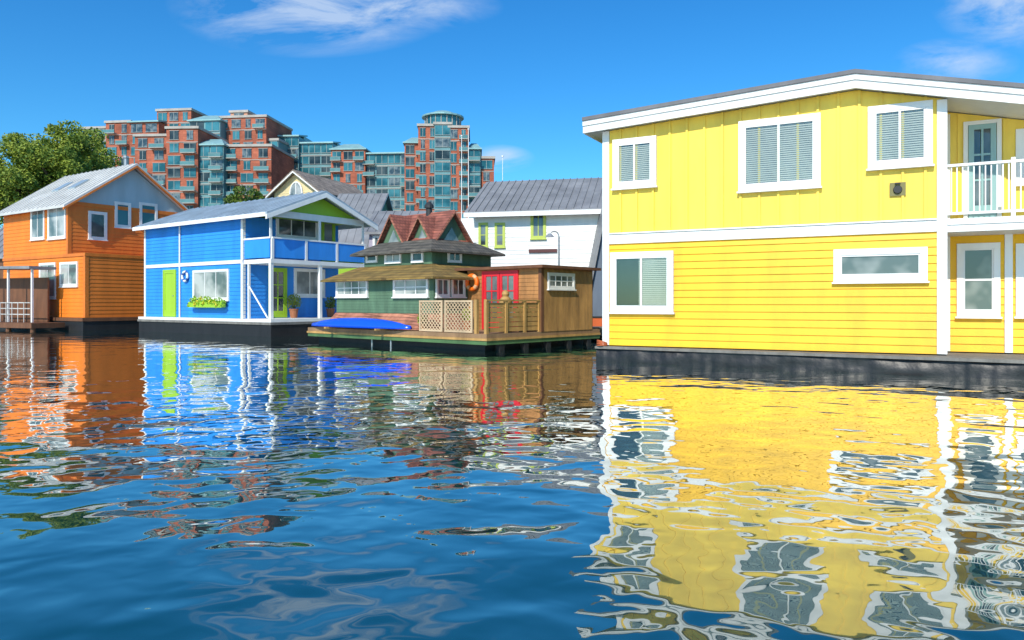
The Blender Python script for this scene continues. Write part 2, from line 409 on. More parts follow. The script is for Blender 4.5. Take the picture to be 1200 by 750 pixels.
for i in range(nx+1):
    s_=i/nx*2
    p=P0.lerp(P1,min(s_,1)) if s_<1 else P1.lerp(P2,s_-1)
    for j in range(nz+1):
        z=-.20+.65*j/nz
        w_=MN.noise(Vector((p.x*1.6,p.y*1.6,z*5)))*.04+MN.noise(Vector((p.x*7,p.y*7,z*2)))*.018+.05*math.sin(math.pi*j/nz)
        rb.v.append(Vector((p.x-.46*w_,p.y-.89*w_,z)))
for i in range(nx):
    for j in range(nz):
        rb.f.append([base+i*(nz+1)+j,base+(i+1)*(nz+1)+j,base+(i+1)*(nz+1)+j+1,base+i*(nz+1)+j+1]); rb.m.append(0)
rb.make('float_wrap',FLOATW,flo,smooth=True)
rp=MB(); c=q(W+.02,.1,.60)
for i in range(4): rp.torus(c+Vector((0,0,-.07+.03*i)),(0.1*i,.1,1),.12,.014,18,6)
tag(rp.make('rope',ROPE),'coiled orange rope on the float edge','rope')

# ================================================================ ORANGE HOUSE
fo=Frame((gx(80,39),39),(-.836,.548)); OL=Face(fo,'L',0); OR=Face(fo,'R',0)
oh=thing('floating_house',(gx(80,39),39,.8),'two-storey orange wooden floating house with pale metal roof','house')
zo0,zo1,zo2=.8,4.04,6.85; Wo=6.9; Lo=7.4
lo=MB(); lo.box(OL,-1.75,Lo,-Wo,0,zo0,zo1-.02); lo.lap(OL,-1.75,Lo,zo0,zo1-.06,.2)
OR2=Face(fo,'R',-1.75); lo.lap(OR2,0,Wo,zo0,zo1-.06,.2,mi=1)  # lower side wall darker than the front, shade put into the colour
lo.make('wall',[ORANGE,ORSHADE_TRIM],oh)
uo=MB(); uo.box(OL,0,Lo,-Wo,0,zo1,zo2); uo.lap(OL,0,Lo,zo1+.1,zo2,.2)
hw=Wo/2; zrid=9.3
uo.lap(OR,0,Wo,zo1+.1,zo2,.2,mi=1)  # upper side wall too: shaded tone painted into the siding
uo.extr(OR,[(0,zo2),(Wo,zo2),(hw,zrid-.1)],-Lo,.01,2)
uo.make('wall',[ORANGE,ORSHADE_TRIM,paint('pale_blue_gable',(.40,.50,.54),.6,.15)],oh)
t=MB()
t.box(OL,-1.8,Lo+.02,-Wo-.02,.06,zo1-.06,zo1+.1); t.box(OL,-.03,.14,-.15,.04,zo1+.1,zo2)
t.box(OL,-1.78,-1.6,-.15,.04,zo0,zo1-.061)
t.box(OR,Wo-.15,Wo+.02,-.1,.04,zo1+.1,zo2); t.box(OR,.0,Wo,.012,.05,zo2-.1,zo2+.1)
t.make('trim',ORSHADE_TRIM,oh)
ro=MB(); o=.45; sp=(zrid-zo2)/hw
ro.slab(OR,-o,zo2-o*sp,hw,zrid,-Lo-.3,.5,.12); ro.slab(OR,hw,zrid,Wo+o,zo2-o*sp,-Lo-.3,.5,.12)
seams(ro,OR,-o,zo2-o*sp,hw,zrid,-Lo-.3,.5,.5,.05,.12)
r_=ro.make('roof',paint('white_metal_roof',(.58,.58,.55),.6,.25,1,.1,False,.0),oh)
fcx=MB(); fcx.slab(OR,-o-.02,zo2-o*sp-.12,hw,zrid-.12,.4,.52,.119); fcx.slab(OR,hw,zrid-.12,Wo+o+.02,zo2-o*sp-.12,.4,.52,.119)
fcx.make('fascia',ORSHADE_TRIM,r_)
for a0 in (2.2,4.0):
    SKY=MB(); SKY.slab(OR,1.4,zo2+sp*1.4+.12,2.2,zo2+sp*2.2+.12,-a0-.8,-a0,.08); SKY.make('skylight',paint('skylight_dome',(.32,.38,.40),.2,.1),r_)
for r in ((37,243,53,281),(57,241,78,280)): window(oh,OL,OL.rect(*r),.12,pane=WINL,mull=1,fmat=WHITE)
for r in ((47,308,66,350),(71,307,92,336)): window(oh,OL,OL.rect(*r),.12,pane=WINL,mull=1)
for r in ((103,248,125,281),(134,237,153,267),(163,238,184,268)): window(oh,OR,OR.rect(*r),.13,pane=WIN if r[0]<110 else TEAL,mull=0)
f=MB(); f.box(OL,-2.1,Lo+1,-Wo-.8,.3,-.3,.62,0); f.box(OL,-2.15,Lo+1,-Wo-.8,.35,.621,.79,1)
f.make('float',[FLOATB,CEDARD],oh)
ch=MB(); ch.cyl(fo.P(2,4.2,8.4),fo.P(2,4.2,10.1),.09); ch.cyl(fo.P(2,4.2,10.1),fo.P(2,4.2,10.22),.16,.16); ch.make('chimney',STEEL,r_)
# small covered porch on the dock
fs=Frame((gx(36,37.8),37.8),(-.90,.43)); SL=Face(fs,'L',0)
sh=thing('dock_awning',(gx(36,37.8),37.8,.55),'small covered porch with white posts on a dock','awning')
m=MB(); m.slab(SL,-.2,3.3,5.5,3.38,-1.2,.2,.14); m.make('roof',METG,sh)
m=MB(); 
for a in (0,2.0,4.0): m.box(SL,a-.05,a+.05,-.12,-.03,.56,3.3)
m.make_each('post',WHITE,sh)
m=MB(); m.box(SL,.3,5.4,-1.15,-1.05,.56,2.9); m.make('screen_wall',CEDARD,sh)
RAILW=paint('pale_weathered_rail',(.55,.55,.52),.7,.3)
m=MB()
for z in (.95,1.25,1.55): m.box(SL,.06,3.95,-.018,.02,z,z+.045)
for k in range(7): m.box(SL,.5+k*.5,.54+k*.5,.021,.04,.56,1.6)
m.make('railing',RAILW,sh)
dk=MB(); dk.box(SL,-1.2,9,-1.0,.7,.3,.55); 
for a in range(-1,9,2): dk.cyl(SL.P(a,.5,-1),SL.P(a,.5,.3),.12,n=8,mi=1)
tag(dk.make('dock',[CEDARD,CEDARD]),'weathered wooden dock in front of the orange house','dock')

# ================================================================ BLUE HOUSE
fb=Frame((-10.1,31),(-.809,.588)); BL=Face(fb,'L',0); BR=Face(fb,'R',0); PT=1.95; BR2=Face(fb,'R',PT)
bh=thing('floating_house',(-10.1,31,.92),'two-storey bright blue floating house with lime doors and corner balcony','house')
z0,z1,z2,zrb=.88,3.36,5.34,6.40; Wb=5.3; Lb=10.2
w=MB(); w.box(BL,PT,Lb,-Wb,0,z0,z2); w.lap(BL,PT,Lb,z0,z1-.08,.17); w.lap(BL,PT,Lb,z1+.08,z2,.17); w.lap(BR2,0,Wb,z0,z1-.1,.17); w.lap(BR2,0,Wb,z1+.1,z2,.17)
w.make('wall',BLUE,bh)
gm=MB(); gm.extr(BR,[(-.0,z2+.05),(Wb,z2+.05),(Wb/2,zrb-.02)],-Lb,-.25); gm.make('gable',LIME,bh)
t=MB()
t.box(BL,PT,Lb,0,.05,z1-.08,z1+.08); t.box(BL,Lb-.12,Lb+.02,-.1,.04,z0,z2); t.box(BL,PT-.02,PT+.12,-.1,.045,z0,z1-.081); t.box(BL,PT-.02,PT+.12,-.1,.045,z1+.081,z2)
t.box(BR,0,Wb,-.24,-.1,z2-.12,z2+.16); t.box(BL,0,Lb,-.1,.03,z2-.10,z2+.04)
t.make('trim',WHITE,bh)
b=MB(); b.box(BL,.0,PT-.03,-Wb,0,z1-.12,z1+.06); bo=b.make('balcony',WHITE,bh)
pn=MB(); zp0,zp1=z1+.12,z1+.92
pn.box(BL,.12,PT-.05,-.06,-.02,zp0,zp1); 
for k in range(3): 
    v0=.1+k*(Wb-.1)/3; pn.box(BR,v0+.06,v0+(Wb-.1)/3-.06,-.06,-.02,zp0,zp1)
rl=MB(); rl.box(BL,.06,PT-.03,-.08,0.005,zp1,zp1+.07); rl.box(BR,.085,Wb,-.08,.005,zp1,zp1+.07)
for k in range(4): v0=.1+k*(Wb-.1)/3; rl.box(BR,max(v0-.06,.02),min(v0+.06,Wb),-.078,.003,z1+.061,zp1-.001)
rr=rl.make('railing',WHITE,bo); pn.make_each('panel',BLUE,rr)
ps=MB()
for v in (0.07,Wb*.5,Wb-.07): ps.box(BR,v-.07,v+.07,-.16,-.02,z0,z1-.121); 
for v in (.07,Wb*.5,Wb-.07): ps.box(BR,v-.05,v+.05,-.14,-.08,zp1+.071,z2-.12)
ps.box(BL,PT-.38,PT-.31,-.1,0,z0,z1-.13)
ps.cyl(BL.P(PT-.25,-.05,z0+1.5),BL.P(.3,-.05,z0+.05),.035,n=6)
ps.make_each('post',WHITE,bh)
sp=(zrb-z2)/(Wb/2); o=.45
ro=MB(); ro.slab(BR,-o,z2-o*sp+.06,Wb/2,zrb+.06,-Lb-.3,.35,.1); ro.slab(BR,Wb/2,zrb+.06,Wb+o,z2-o*sp+.06,-Lb-.3,.35,.1)
seams(ro,BR,-o,z2-o*sp+.06,Wb/2,zrb+.06,-Lb-.3,.35,.45,.035,.1)
r_=ro.make('roof',METR,bh)
fx=MB(); fx.slab(BR,-o-.02,z2-o*sp-.14,Wb/2,zrb-.14,.28,.37,.198); fx.slab(BR,Wb/2,zrb-.14,Wb+o+.02,z2-o*sp-.14,.28,.37,.198)
fx.box(BR,-o-.03,-o-.001,-Lb-.3,.27,z2-o*sp-.02,z2-o*sp+.15); fx.make('fascia',WHITE,r_)
dr=BL.rect(193,318,206,367); door(bh,BL,(dr[0],dr[1],z0+.02,dr[3]),LIME,LIME,False)
wr=BL.rect(227,316,269,352); window(bh,BL,wr,.1,pane=WINL,mull=2,fmat=WHITE,label='wide window with pale curtains above a flower box')
dr=BR2.rect(316,316,334,372); door(bh,BR2,(dr[0],dr[1],z0+.02,dr[3]),LIME,LIME,True)
window(bh,BR2,BR2.rect(344,315,380,348),.12,pane=WINL,mull=1)
window(bh,BR2,BR2.rect(323,254,372,280),.12,pane=WIN,mull=2)
dr=BR2.rect(376,252,392,300); window(bh,BR2,(dr[0],dr[1],z1+.1,dr[3]),.14,pane=WIN,mull=0,fmat=LIME)
f=MB(); f.box(BL,-.25,Lb+.25,-Wb-.4,.18,-.3,.64,0); f.box(BL,-.30,Lb+.3,-Wb-.4,.23,.641,.75,1); f.box(BL,-.27,Lb+.27,-Wb-.4,.20,.751,.875,2)
f.make('float',[FLOATB,FLOATG,WHITE],bh)
dp=MB(); dp.rod(BL.P(6.9,.07,z0),BL.P(6.9,.07,z2),.04); dp.make('downpipe',WHITE,bh)
a_,z_=BL.at(219,324)
lr=MB(); nrm=BL.P(0,1,0)-BL.P(0,0,0); lr.torus(BL.P(a_,.1,z_),nrm,.22,.055,24,8,0,stripe=1)
tag(lr.make('life_ring',[WHITE,paint('navy_band',(.05,.1,.3),.5,.1)],smooth=True),'white life ring hanging on the blue house wall','life ring')
def leaves(mb,c,rad,n,size,mi=0):
    for i in range(n):
        while True:
            p=Vector((random.uniform(-1,1),random.uniform(-1,1),random.uniform(-1,1)))
            if p.length<1: break
        p=p*(.55+.45*random.random())/max(p.length,.35)*min(1,p.length+.3)
        p=Vector((c[0]+p.x*rad[0],c[1]+p.y*rad[1],c[2]+p.z*rad[2]))
        u=Vector((random.gauss(0,1),random.gauss(0,1),random.gauss(0,1))).normalized(); w_=u.orthogonal().normalized()
        s_=size*random.uniform(.6,1.4)
        mb.add([p-u*s_,p+w_*s_*.6,p+u*s_,p-w_*s_*.6],[(0,1,2,3)],mi)
fbx=MB(); fbx.box(BL,wr[0]+.1,wr[1]-.1,.12,.34,wr[2]-.32,wr[2]-.06,0)
for k in range(14):
    a_=wr[0]+.15+(wr[1]-wr[0]-.3)*k/13; leaves(fbx,BL.P(a_,.26,wr[2]-.06+random.uniform(-.12,.12)),(.18,.18,.18),50,.05,1)
for k in range(8):
    a_=wr[0]+.15+(wr[1]-wr[0]-.3)*random.random(); leaves(fbx,BL.P(a_,.36,wr[2]+random.uniform(-.2,.1)),(.07,.07,.07),14,.04,2)
tag(fbx.make('flower_box',[LIME,leafmat('flower_leaf',(.08,.25,.02),(.3,.5,.03)),paint('flower_petal',(.8,.65,.05),.6,.1)],recalc=False),'lime flower box with yellow blooms under a window','flower box')

# ================================================================ BROWN/GREEN HOUSE
fc_=Frame((-.73,21.3),(-.75,.66)); CL=Face(fc_,'L',0); CR=Face(fc_,'R',0)
cx=thing('floating_house',(-.73,21.3,.6),'rustic cedar and green floating cottage with red gabled dormers','house')
zd=.66
f=MB(); f.box(CL,.35,8.8,-5.5,-.30,-.3,.34,0); f.box(CL,0,9.05,-5.7,0,.341,.46,1); f.box(CL,-.03,9.08,-5.7,.03,.461,.53,2); f.box(CL,0,9.05,-5.7,0,.531,zd,3)
for k in range(5): f.box(CR,.6+k*1.1,.8+k*1.1,-.2,-.02,0,.34,0)
f.make('float',[FLOATB,paint('hull_green',(.08,.17,.06),.6,.4),TAN,paint('weathered_deck_edge',(.30,.18,.09),.8,.4,3,.5)],cx)
tb0=3.27; tb1=8.6
M=Face(fc_,'L',.95); zs=1.12; ze=2.36
MR=Face(fc_,'R',tb0)
w=MB(); w.box(M,tb0,tb1,-4.4,0,zd,ze+.05,0); w.lap(M,tb0,tb1,zs,ze,.1,.015,0); w.lap(MR,.95,2.52,zs,ze,.1,.015,0)
w.make('wall',GREENP,cx)
sk=MB(); 
sk.hexa([fc_.P(tb0-.35,.5,zd+.02),fc_.P(tb1+.2,.5,zd+.02),fc_.P(tb1+.2,2.5,zd+.02),fc_.P(tb0-.35,2.5,zd+.02),
         fc_.P(tb0-.03,.90,zs+.08),fc_.P(tb1,.90,zs+.08),fc_.P(tb1,2.5,zs+.08),fc_.P(tb0-.03,2.5,zs+.08)])
sk.make('skirt_roof',REDSH2,cx)
rf=MB()
rf.hexa([fc_.P(tb0-.45,.50,ze-.02),fc_.P(9.0,.50,ze-.02),fc_.P(9.0,5.5,ze-.02),fc_.P(tb0-.45,5.5,ze-.02),
         fc_.P(tb0-.45,.50,ze+.04),fc_.P(9.0,.50,ze+.04),fc_.P(9.0,5.5,ze+.04),fc_.P(tb0-.45,5.5,ze+.04)])
rf.hexa([fc_.P(tb0-.44,.51,ze+.041),fc_.P(8.99,.51,ze+.041),fc_.P(8.99,5.5,ze+.041),fc_.P(tb0-.44,5.5,ze+.041),
         fc_.P(4.4,1.9,ze+.56),fc_.P(8.5,1.9,ze+.56),fc_.P(8.5,5.2,ze+.56),fc_.P(4.4,5.2,ze+.56)])
lowroof=rf.make('roof',SHAKE,cx); lowroof['label']='low mossy brown shake porch roof'
for r,mu in (((395,327,432,348),3),((462,325,503,348),2)):
    window(cx,M,M.rect(*r),.08,pane=WINL,mull=mu,hm=1)
window(cx,MR,MR.rect(510,325,526,348),.07,pane=WIN,mull=1)
window(cx,MR,MR.rect(528,325,544,348),.07,pane=WIN,mull=1)
ta,tb,va,vb=4.5,8.3,2.0,5.0; zu=ze+.4; zue=3.38
UL=Face(fc_,'L',va); UR=Face(fc_,'R',ta)
w=MB(); w.box(UL,ta,tb,-(vb-va),0,zu,zue); w.lap(UL,ta,tb,zu+.1,zue,.1,.015); w.lap(UR,va,vb,zu+.1,zue,.1,.015)
w.make('wall',GREENP,cx)
window(cx,UL,UL.rect(452,293,471,309),.07,pane=WINL,mull=1,sill=False)
window(cx,UL,UL.rect(430,294,443,308),.07,pane=WIN,mull=0,sill=False)
window(cx,UR,UR.rect(524,293,540,308),.07,pane=WIN,mull=1,sill=False)
window(cx,UL,UL.rect(483,294,497,308),.07,pane=WIN,mull=0,sill=False)
def frustum(mb,fr,t0,t1,v0,v1,z0,s0,s1,s2,s3,z1,mi=0):
    mb.hexa([fr.P(t0,v0,z0),fr.P(t1,v0,z0),fr.P(t1,v1,z0),fr.P(t0,v1,z0),fr.P(s0,s2,z1),fr.P(s1,s2,z1),fr.P(s1,s3,z1),fr.P(s0,s3,z1)],mi)
h=MB(); mt=(ta+tb)/2; mv=(va+vb)/2
frustum(h,fc_,ta-.4,tb+.4,va-.4,vb+.4,zue-.05,ta-.38,tb+.38,va-.38,vb+.38,zue+.03)
frustum(h,fc_,ta-.38,tb+.38,va-.38,vb+.38,zue+.031,ta+.45,tb-.45,va+.4,vb-.4,3.84)
ur=h.make('roof',DKSH,cx); ur['label']='dark hipped upper roof'
def gable(S,ac,hw_,zb_,zp_,d0,d1):
    mb=MB()
    mb.slab(S,ac-hw_-.1,zb_-.12,ac,zp_,d0,d1,.06,0); mb.slab(S,ac,zp_,ac+hw_+.1,zb_-.12,d0,d1,.06,0)
    mb.extr(S,[(ac-hw_,zb_-.1),(ac+hw_,zb_-.1),(ac,zp_-.02)],d0+.03,d1-.2,1)
    mb.slab(S,ac-hw_-.1,zb_-.18,ac,zp_-.06,d1,d1+.03,.09,2); mb.slab(S,ac,zp_-.06,ac+hw_+.1,zb_-.18,d1,d1+.03,.09,2)
    dm=mb.make('dormer',[REDSH,GREENP,REDSH2],ur)
    S2=Face(fc_,S.k,S.c-(d1-.2)); k=(zp_-zb_)
    m=MB(); m.extr(S2,[(ac-hw_*.4,zb_+.12*k),(ac+hw_*.4,zb_+.12*k),(ac,zb_+.55*k)],0,.03); m.make('window',WINL,dm)
D1=Face(fc_,'L',mv)
gable(D1,mt+.82,.84,3.66,4.84,-1.0,1.15)
gable(D1,mt-.68,.74,3.66,4.70,-1.0,1.05)
gable(Face(fc_,'R',mt),mv,1.05,3.66,4.92,-1.6,1.5)
c=MB(); c.cyl(D1.P(mt-.1,0,4.3),D1.P(mt-.1,0,5.16),.12,n=12); c.cyl(D1.P(mt-.1,0,5.16),D1.P(mt-.1,0,5.26),.18,.18,12); c.cyl(D1.P(mt-.1,0,5.26),D1.P(mt-.1,0,5.40),.18,.06,12)
c.make('chimney',DARK,ur)
# cedar wing
WL=Face(fc_,'L',2.52); zw=2.66; wd_=2.75
w=MB(); w.box(WL,0.0,tb0-.001,-wd_,0,zd,zw,0); w.lap(WL,0,tb0-.02,zd,zw-.1,.13,.018,0)
a_=2.6
while a_<2.52+wd_-.18: w.box(CR,a_,a_+.16,0,.02,zd,zw-.05,1); a_+=.175
w.make('wall',[CEDAR,paint('golden_board',(.48,.26,.08),.65,.5,3,.4)],cx)['label']='cedar-clad flat-roofed wing'
r=MB(); r.box(WL,-.22,tb0+.4,-wd_-.2,.24,zw,zw+.09); r.make('roof',CEDARD,cx)
c_=MB(); c_.box(WL,-.02,.1,-.1,.05,zd,zw-.01); c_.make('trim',CEDARD,cx)
dr=WL.rect(568,320,606,361); door(cx,WL,(dr[0],dr[1],zd+.02,dr[3]),REDP,REDP,True,2)['label']='red double glazed doors'
rw=CR.rect(641,320,672,339); window(cx,CR,rw,.08,pane=WINL,mull=3,hm=1)
def lattice(name,a0,a1,z0,z1,lab):
    m=MB(); S=CL; dd=-.06
    m.box(S,a0,a1,dd-.03,dd+.03,z1-.06,z1); m.box(S,a0,a1,dd-.03,dd+.03,z0,z0+.06); m.box(S,a0,a0+.06,dd-.028,dd+.028,z0+.061,z1-.061); m.box(S,a1-.06,a1,dd-.028,dd+.028,z0+.061,z1-.061)
    st=.14; hgt=(z1-z0-.12); x=a0+.06-hgt
    while x<a1-.06:
        for sgn in (1,-1):
            s0=max(0,(a0+.06)-x); s1=min(hgt,(a1-.06)-x)
            if s1-s0>.03:
                if sgn==1: P0=(x+s0,z0+.06+s0); P1=(x+s1,z0+.06+s1)
                else: P0=(x+s0,z1-.06-s0); P1=(x+s1,z1-.06-s1)
                off=.012*sgn; e=.02
                m.extr(S,[(P0[0]-e,P0[1]),(P0[0]+e,P0[1]),(P1[0]+e,P1[1]),(P1[0]-e,P1[1])],dd+off-.005,dd+off+.005)
        x+=st
    return tag(m.make(name,paint('lattice_wood',(.60,.44,.27),.7,.3)),lab,'fence','lattice panels along the deck edge')
lattice('lattice_fence',.62,1.80,zd+.02,zd+.98,'diagonal wooden lattice panel on the cottage deck edge')
lattice('lattice_fence',1.9,2.95,zd+.02,zd+.98,'diagonal wooden lattice panel on the cottage deck edge')
rl=MB()
for v in (.06,.9,1.75,2.45): rl.box(CR,v-.05,v+.05,-.12,-.02,zd,zd+.95)
rl.box(CL,.42,.52,-.12,-.02,zd,zd+1.0)
rl.box(CR,.02,2.5,-.13,-.01,zd+.951,zd+1.0)
for k in range(6): rl.box(CR,.12,2.4,-.085,-.055,zd+.05+k*.145,zd+.175+k*.145)
tag(rl.make('deck_railing',TAN),'slatted timber railing around the cottage deck','railing')
def kayak():
    m=MB(); n=22; k=10; t0,t1=3.35,8.75; o_=len(m.v)
    for i in range(n+1):
        s_=i/n; x=t0+(t1-t0)*s_; wd=.38*(math.sin(math.pi*min(max(s_,.02),.98))**.6); hh=.34*(math.sin(math.pi*min(max(s_,.03),.97))**.45)
        for j in range(k):
            B=math.pi*j/(k-1); m.v.append(fc_.P(x,.02-wd*math.cos(B)*1.0,zd+.06+hh*math.sin(B)))
    for i in range(n):
        for j in range(k-1): m.f.append([o_+i*k+j,o_+(i+1)*k+j,o_+(i+1)*k+j+1,o_+i*k+j+1]); m.m.append(0)
        m.f.append([o_+i*k,o_+(i+1)*k,o_+(i+1)*k+k-1,o_+i*k+k-1]); m.m.append(0)
    m.f.append([o_+j for j in range(k)]); m.m.append(0); m.f.append([o_+n*k+j for j in range(k)]); m.m.append(0)
    c=thing('kayak',tuple(fc_.P(6,.02,zd)),'upturned blue kayak lying along the cottage deck edge','kayak')
    m.make('hull',KAYAK,c,smooth=True)
    for x in (4.6,7.4):
        b=MB(); b.box(CL,x-.05,x+.05,-.42,.40,zd+.001,zd+.06)
        tag(b.make('kayak_rack',TAN),'low wooden bearer under the upturned kayak','rack','wooden bearers under the kayak')
kayak()
lr=MB(); a_,z_=WL.at(556,331); lr.torus(WL.P(a_,.12,z_),WL.P(0,1,0)-WL.P(0,0,0),.23,.075,24,8,0,stripe=1)
tag(lr.make('life_ring',[paint('ring_orange',(.9,.16,.005),.5,.08),paint('ring_band',(.75,.4,.2),.5,.1)],smooth=True),'orange life ring hanging on the cedar wall','life ring')
def plant(p,pr,ph,rad,n,lab,mat=LEAFD,grp='potted plants on the cottage deck'):
    r=thing('potted_plant',tuple(p),lab,'potted plant',grp)
    m=MB(); m.cyl(p,p+Vector((0,0,ph)),pr*.75,pr,12); m.cyl(p+Vector((0,0,ph-.03)),p+Vector((0,0,ph+.01)),pr*1.1,pr*1.1,12); m.make('pot',TERRA,r)
    m=MB(); 
    for k in range(5): m.cyl(p+Vector((0,0,ph-.05)),p+Vector((random.uniform(-.6,.6)*rad,random.uniform(-.6,.6)*rad,ph+rad*1.3)),.012,.006,5)
    m.make('stem',BARK,r)
    m=MB(); leaves(m,p+Vector((0,0,ph+rad)),(rad,rad,rad*1.1),n,.05); m.make('foliage',mat,r,recalc=False)
plant(WL.P(.35,.5,zd),.18,.3,.28,220,'leafy green shrub in terracotta pot by railing')
plant(WL.P(2.9,.4,zd),.15,.28,.22,160,'small green plant in terracotta pot by doors',LEAF)
plant(CL.P(3.15,-.35,zd),.14,.2,.18,160,'small green plant in terracotta pot beside lattice',LEAF)
plant(BR2.P(2.35,.4,z0),.2,.4,.35,260,'bushy green plant in terracotta pot on porch',LEAF,'potted plants on the blue porch')
plant(BR2.P(4.4,.5,z0),.2,.4,.3,260,'dark green shrub in terracotta pot on porch',LEAFD,'potted plants on the blue porch')
u=MB(); pp=WL.P(.72,.9,zd)
prof=[(.0,.12),(.3,.13),(.31,.16),(.45,.21),(.6,.21),(.72,.13),(.75,.09),(.82,.12),(.9,.10),(.95,.02)]
for i in range(len(prof)-1): u.cyl(pp+Vector((0,0,prof[i][0]+.35)),pp+Vector((0,0,prof[i+1][0]+.351)),prof[i][1],prof[i+1][1],16,caps=False)
u.cyl(pp,pp+Vector((0,0,.36)),.2,.2,12,1)
tag(u.make('wooden_urn',[TAN,CEDARD],smooth=True),'rounded tan wooden urn on a stump by doors','urn')
for i,(px_,D_) in enumerate(((437,25.2),(459,24.4))):
    m=MB(); x=gx(px_,D_); m.cyl((x,D_-.15,-.8),(x,D_-.15,.43),.03,.03,8)
    tag(m.make('mooring_pole',STEEL),'short pale mooring pole in water beside the cottage float','pole','mooring poles')

# ================================================================ WHITE HOUSE
fw_=Frame((4.4,33.3),(-.97,.22)); WW=Face(fw_,'L',0)
wh=thing('boathouse',(4.4,33.3,.6),'white gabled house with grey metal roof and green windows','house')
a0=0.0; a1=WW.at(556,300)[0]; ze_=WW.at(630,246)[1]; zr_=ze_+1.75
m=MB(); m.box(WW,a0,a1,-7,0,.6,ze_); m.lap(WW,a0,a1,.6,ze_,.2)
m.box(WW,a1+.0,a1+.9,-6,-.8,.6,ze_-.2); m.make('wall',WHITE,wh)
r=MB(); WR=Face(fw_,'R',0)
r.slab(WR,-.5,ze_-.2,3.5,zr_+.1,-a1-.35,.4,.12); r.slab(WR,3.5,zr_+.1,7.4,ze_-.2,-a1-.35,.4,.12)
seams(r,WR,-.5,ze_-.2,3.5,zr_+.1,-a1-.35,.4,.35,.05,.12)
rr=r.make('roof',METG,wh)
m=MB(); m.slab(WR,-.55,ze_-.32,-.49,ze_-.30,-a1-.37,.42,.2); m.make('fascia',WHITE,rr)
m=MB(); m.extr(WR,[(0,ze_),(7,ze_),(3.5,zr_)],-a1,-.05); m.make('gable',WHITE,wh)
for r_ in ((561,261,572,290),(580,261,592,290)): window(wh,WW,WW.rect(*r_),.09,fmat=OLIVE,pane=WIN,mull=0,hm=1)
window(wh,WW,WW.rect(622,249,640,280),.11,fmat=OLIVE,pane=WIN,mull=1)
sg=WW.rect(620,292,653,296); m=MB(); m.box(WW,sg[0],sg[1],.03,.09,sg[2],sg[3]); m.make('sign_board',paint('maroon_board',(.10,.03,.03),.6,.2),wh)
m=MB(); m.box(WW,-1,a1+1.5,-8,.8,-.2,.58); m.make('float',[FLOATG],wh)
ah=thing('boathouse',(gx(700,31),31,.5),'steep grey-blue shingled boathouse on a dark float','house')
x0=gx(686,31)
m=MB(); SA=Face(Frame((x0,31),(1,0.0)),'L',0)
m.extr(SA,[(0,.5),(5,.5),(5,3.5),(2.2,6.0),(.9,5.6),(.35,2.6)],-6,0); m.make('wall',paint('slate_blue_siding',(.14,.18,.24),.7,.3),ah)
m=MB(); m.slab(SA,-.1,.5,.3,2.6,-6,.2,.1); m.slab(SA,.3,2.6,.88,5.6,-6,.2,.1); m.slab(SA,.88,5.6,2.2,6.1,-6,.2,.1); m.slab(SA,2.2,6.1,5.3,3.4,-6,.2,.1); m.make('roof',METG,ah)
m=MB(); m.box(SA,-.6,5.5,-7,.8,-.2,.48); m.make('float',FLOATB,ah)
m=MB(); xx=gx(697,29.2); SB=Face(Frame((xx+.3,29.2),(-1,0)),'L',0)
m.box(SB,0,.6,-.5,0,.631,.97); m.box(SB,-.03,.63,-.53,.03,.971,1.03,1)
tag(m.make('dock_box',[paint('crate_orange',(.6,.12,.03),.6,.2),DARK],bevel=.01),'small orange storage box on the rear dock','box')
dk=MB(); SD=Face(Frame((20,28.3),(-1,0)),'L',0); dk.box(SD,12,19.3,-1.7,0,.3,.6)
for k in range(26): dk.box(SD,12+k*.28,12.26+k*.28,-1.72,.02,.601,.63)
tag(dk.make('dock',FLOATG),'narrow plank walkway between the floating houses','dock')

# ================================================================ BACKGROUND HOUSES
def simple_house(name,lab,C,L,Wg,Ln,zb_,ze__,zp_,wall,roofm,gmat,gface='L',ov=.4):
    fr=Frame(C,L); S=Face(fr,gface,0)
    h=thing(name,(C[0],C[1],zb_),lab,'house')
    m=MB(); m.box(S,0,Wg,-Ln,0,zb_,ze__); m.lap(S,0,Wg,zb_,ze__,.25)
    m.extr(S,[(0,ze__),(Wg,ze__),(Wg/2,zp_)],-Ln,-.02,1); m.make('wall',[wall,gmat],h)
    s_=(zp_-ze__)/(Wg/2); r=MB()
    r.slab(S,-ov,ze__-ov*s_,Wg/2,zp_,-Ln-ov,ov,.12); r.slab(S,Wg/2,zp_,Wg+ov,ze__-ov*s_,-Ln-ov,ov,.12)
    if roofm in (METG,METR):
        seams(r,S,-ov,ze__-ov*s_,Wg/2,zp_,-Ln-ov,ov,.45,.04,.12); seams(r,S,Wg/2,zp_,Wg+ov,ze__-ov*s_,-Ln-ov,ov,.45,.04,.12)
    ro=r.make('roof',roofm,h)
    f=MB(); f.slab(S,-ov-.02,ze__-ov*s_-.1,Wg/2,zp_-.1,ov-.05,ov+.03,.098); f.slab(S,Wg/2,zp_-.1,Wg+ov+.02,ze__-ov*s_-.1,ov-.05,ov+.03,.098); f.make('fascia',WHITE,ro)
    return h,fr,S
h1,fr1,S1=simple_house('cottage','cream cottage with tan shingle roof and arched window',(gx(374,50),50),(-.9,.35),3.7,6.5,.6,gz(223,50),gz(201,50.5),CREAM,BROOF,CREAM)
m=MB(); ac=1.85; zc=gz(222,50)+.1
pts=[(ac-.45,zc-1.0),(ac+.45,zc-1.0)]+[(ac+.45*math.cos(b*math.pi/8),zc-.3+.75*math.sin(b*math.pi/8)) for b in range(0,9)]
m.extr(S1,pts,.0,.05); wo=m.make('window',WINL,h1)
m=MB(); 
